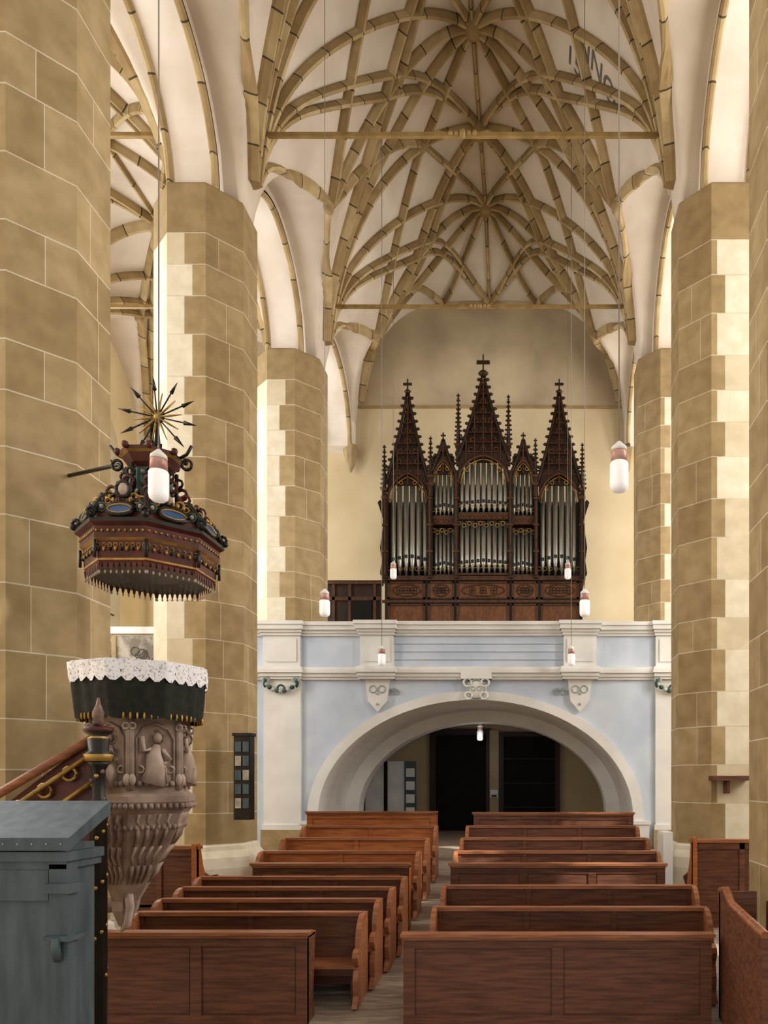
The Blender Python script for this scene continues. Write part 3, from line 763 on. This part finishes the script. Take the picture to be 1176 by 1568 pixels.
for j in range(8):
    a=math.pi/4*j; nx,ny=math.cos(a),math.sin(a); tx,ty=-ny,nx
    def F(t,z,d): return (cx+tx*t+nx*d,cy+ty*t+ny*d,z)
    pts=[F(.15*math.cos(q*.5236),5.19+.065*math.sin(q*.5236),.65-.3*.065*math.sin(q*.5236)) for q in range(12)]
    b.tube(pts,.022,'blackm',6,True)
    b.tube([F(.13*math.cos(q*.5236),5.19+.05*math.sin(q*.5236),.66-.3*.05*math.sin(q*.5236)) for q in range(12)],.01,'gold',6,True)
    n0=len(b.v); b.v+= [F(.13*math.cos(q*.5236),5.19+.05*math.sin(q*.5236),.655-.3*.05*math.sin(q*.5236)) for q in range(12)]; b.face(list(range(n0,n0+12)),'blue')
    for s_ in(-1,1):
        b.torus(F(s_*.2,5.22,.62),.045,.014,'teal',n=8); b.ball(F(s_*.2,5.22,.63),.025,'stonelt',6)
        b.torus(F(s_*.1,5.33,.56),.045,.014,'gold' if s_>0 else 'blackm',n=8); b.torus(F(s_*.15,5.29,.6),.03,.01,'gold',n=8)
    for q in range(20):
        t=rr.uniform(-.2,.2); z=rr.uniform(5.26,5.44); dd=.62-(z-5.26)*1.0
        b.ball(F(t,z+.02,dd),(.02,.02,.028),rr.choice(['gold','blackm','stonelt','maroon','gold','maroon']),6)
    b.ball(F(0,5.36,.55),(.04,.04,.05),'stonelt'); b.ball(F(0,5.43,.5),(.03,.03,.04),'maroon')
    for q in range(9):
        t=-.24+.06*q
        b.ball(F(t,4.79,.625),(.017,.017,.022),'gold' if q%2 else 'blackm',6)
        b.torus(F(t,4.83,.62),.022,.006,'gold',n=6)
        b.ball(F(t,4.97,.655),(.014,.014,.014),'gold',6)
        z0=4.66; n0=len(b.v); b.v+=[F(t-.026,z0,.6),F(t+.026,z0,.6),F(t+.012,z0-.07,.6),F(t,z0-.1,.6),F(t-.012,z0-.07,.6)]; b.face(list(range(n0,n0+5)),'maroon')
        b.ball(F(t,z0-.1,.6),(.012,.012,.018),'stonelt',6)
    for t in (-.27,.27): b.tube([F(t,4.7,.64),F(t,4.88,.64)],.016,'blackm')
    a2=a+r8; ux,uy=math.cos(a2),math.sin(a2)
    pts=[]
    for q in range(9):
        t=q/8; r_=.74-.5*t; zz=5.1+.42*t+.13*math.sin(t*math.pi*1.5); pts.append((cx+ux*r_,cy+uy*r_,zz))
    b.tube(pts,.028,'blackm'); b.torus((cx+ux*.73,cy+uy*.73,5.16),.045,.018,'blackm',n=8); b.torus((cx+ux*.5,cy+uy*.5,5.44),.05,.018,'maroon',n=8); b.ball((cx+ux*.76,cy+uy*.76,5.12),.035,'blackm')
    b.tube([(cx+ux*.25,cy+uy*.25,5.5),(cx+ux*.25,cy+uy*.25,5.84)],.022,'blackm'); b.ball((cx+ux*.34,cy+uy*.34,6.0),.04,'maroon',6)
    b.torus((cx+ux*.3,cy+uy*.3,5.62),.06,.02,'maroon',n=8); b.torus((cx+ux*.27,cy+uy*.27,5.74),.045,.016,'blackm',n=8)
    b.ball(F(0,5.66,.2),(.04,.04,.07),'teal'); b.ball(F(0,5.76,.2),.022,'stonelt')
b.torus((cx+.02,cy-.62,5.4),.075,.02,'blackm'); b.ball((cx+.02,cy-.62,5.4),(.06,.03,.07),'stonelt')
b.v=[(cx+(v[0]-cx)*.92,cy+(v[1]-cy)*.92,5.22+(v[2]-5.22)*.93) for v in b.v]
b.obj('sounding_board',CA)
b=MB(); cx+=.08; c=(cx,cy-.05,6.33)
for q in range(20):
    a=2*math.pi*q/20+.1; L=.38 if q%2 else .25
    d=Vector((math.cos(a),0,math.sin(a)))
    if q%2:
        b.cone(Vector(c)+d*.04,Vector(c)+d*L,.008,.008,'blackm',5); b.cone(Vector(c)+d*(L-.1),Vector(c)+d*(L+.03),.024,.003,'blackm',4)
    else: b.cone(Vector(c)+d*.03,Vector(c)+d*L,.016,.005,'gold',5)
b.torus(c,.06,.014,'blackm'); b.ball(c,.035,'gold')
cx-=.08
for s_ in(-1,1): b.tube([(cx+s_*.29,cy,5.93),(cx+s_*.36,cy,5.97),(cx+s_*.42,cy-.02,6.05)],.016,'blackm'); b.torus((cx+s_*.36,cy,5.86),.05,.016,'blackm')
b.tube([(cx+.08,cy-.03,6.33),(cx+.03,cy,5.95)],.02,'blackm')
b.tube([(cx-.22,cy+.1,5.72),(cx-.45,cy+.2,5.95),(-5.1,8.2,6.0)],.02,'blackm')
b.obj('gilded_sunburst',CA)
# ------------------------------------------------------------------ grey painted desk (front left)
b=MB()
X0,X1,Y0,Y1=-4.2,-2.88,4.62,5.02
zf=fz(4.8)-.1
b.box(X0,X1-.05,Y0+.06,Y1-.03,zf,2.2,'grey')
b.prism([(Y0-.02,2.17),(Y0-.02,2.25),(Y1+.04,2.47),(Y1+.04,2.38)],'x',X0,X1+.02,'grey')
b.box(X0,X1,Y0+.0,Y1,2.1,2.16,'grey'); b.box(X0,X1-.02,Y0+.02,Y1,2.05,2.1,'grey')
for q in range(12): b.ball((X0+.3+q*.09,Y0-.022,2.21),.006,'silver',6)
b.box(X1-.13,X1-.01,Y0+.02,Y0+.12,zf,2.08,'grey'); b.box(X1-.15,X1+.02,Y0-.01,Y0+.14,1.9,1.96,'grey'); b.box(X1-.15,X1+.02,Y0-.01,Y0+.14,1.6,1.63,'grey')
b.tube([(X1-.07,Y0+.0,1.62),(X1-.07,Y0-.01,1.55),(X1-.07,Y0+.02,1.48)],.03,'grey',8)
b.box(X0,X1-.14,Y0+.03,Y0+.06,1.85,2.05,'grey'); b.box(X0,X1-.14,Y0+.03,Y0+.06,zf,.6,'grey')
b.box(X0,X1-.02,Y0,Y1,zf,.25,'grey')
b.obj('reading_desk')
# ------------------------------------------------------------------ lights
def area(name,loc,rot,sx,sy,power,col=(1,1,1)):
    l=bpy.data.lights.new(name,'AREA'); l.shape='RECTANGLE'; l.size=sx; l.size_y=sy; l.energy=power; l.color=col
    o=bpy.data.objects.new(name,l); o.location=loc; o.rotation_euler=rot; S.collection.objects.link(o)
for i in range(4):
    ym=(YC[i]+YC[i+1])/2
    area('window_daylight',(-11.9,ym,9.7),(0,-math.pi/2,0),7.5,1.9,500,(.97,.98,1))
    area('window_daylight',(9.45,ym,9.7),(0,math.pi/2,0),7.5,1.9,780,(1,.98,.95))
l=bpy.data.lights.new('sun','SUN'); l.energy=9; l.angle=.01; l.color=(1,.95,.87)
o=bpy.data.objects.new('sun',l); o.rotation_euler=Vector((-9.6,4.6,-9.6)).to_track_quat('-Z','Y').to_euler(); S.collection.objects.link(o)
l=bpy.data.lights.new('lamp_under_gallery','POINT'); l.energy=8; l.shadow_soft_size=.15; o=bpy.data.objects.new('lamp_under_gallery',l); o.location=(-1.35,20.6,3.7); S.collection.objects.link(o)
w=bpy.data.worlds.new('World'); S.world=w; w.use_nodes=True
bg=w.node_tree.nodes['Background']; bg.inputs[0].default_value=(1,.98,.95,1); bg.inputs[1].default_value=.84
# ------------------------------------------------------------------ camera
c=bpy.data.cameras.new('camera'); c.sensor_width=36; c.lens=1130/1568*36
c.shift_x=-(808-588)/1568; c.shift_y=(1197-784)/1568; c.clip_end=200
o=bpy.data.objects.new('camera',c); o.location=(0,0,EYE); o.rotation_euler=(math.pi/2,0,0); S.collection.objects.link(o); S.camera=o
S.view_settings.view_transform='Standard'
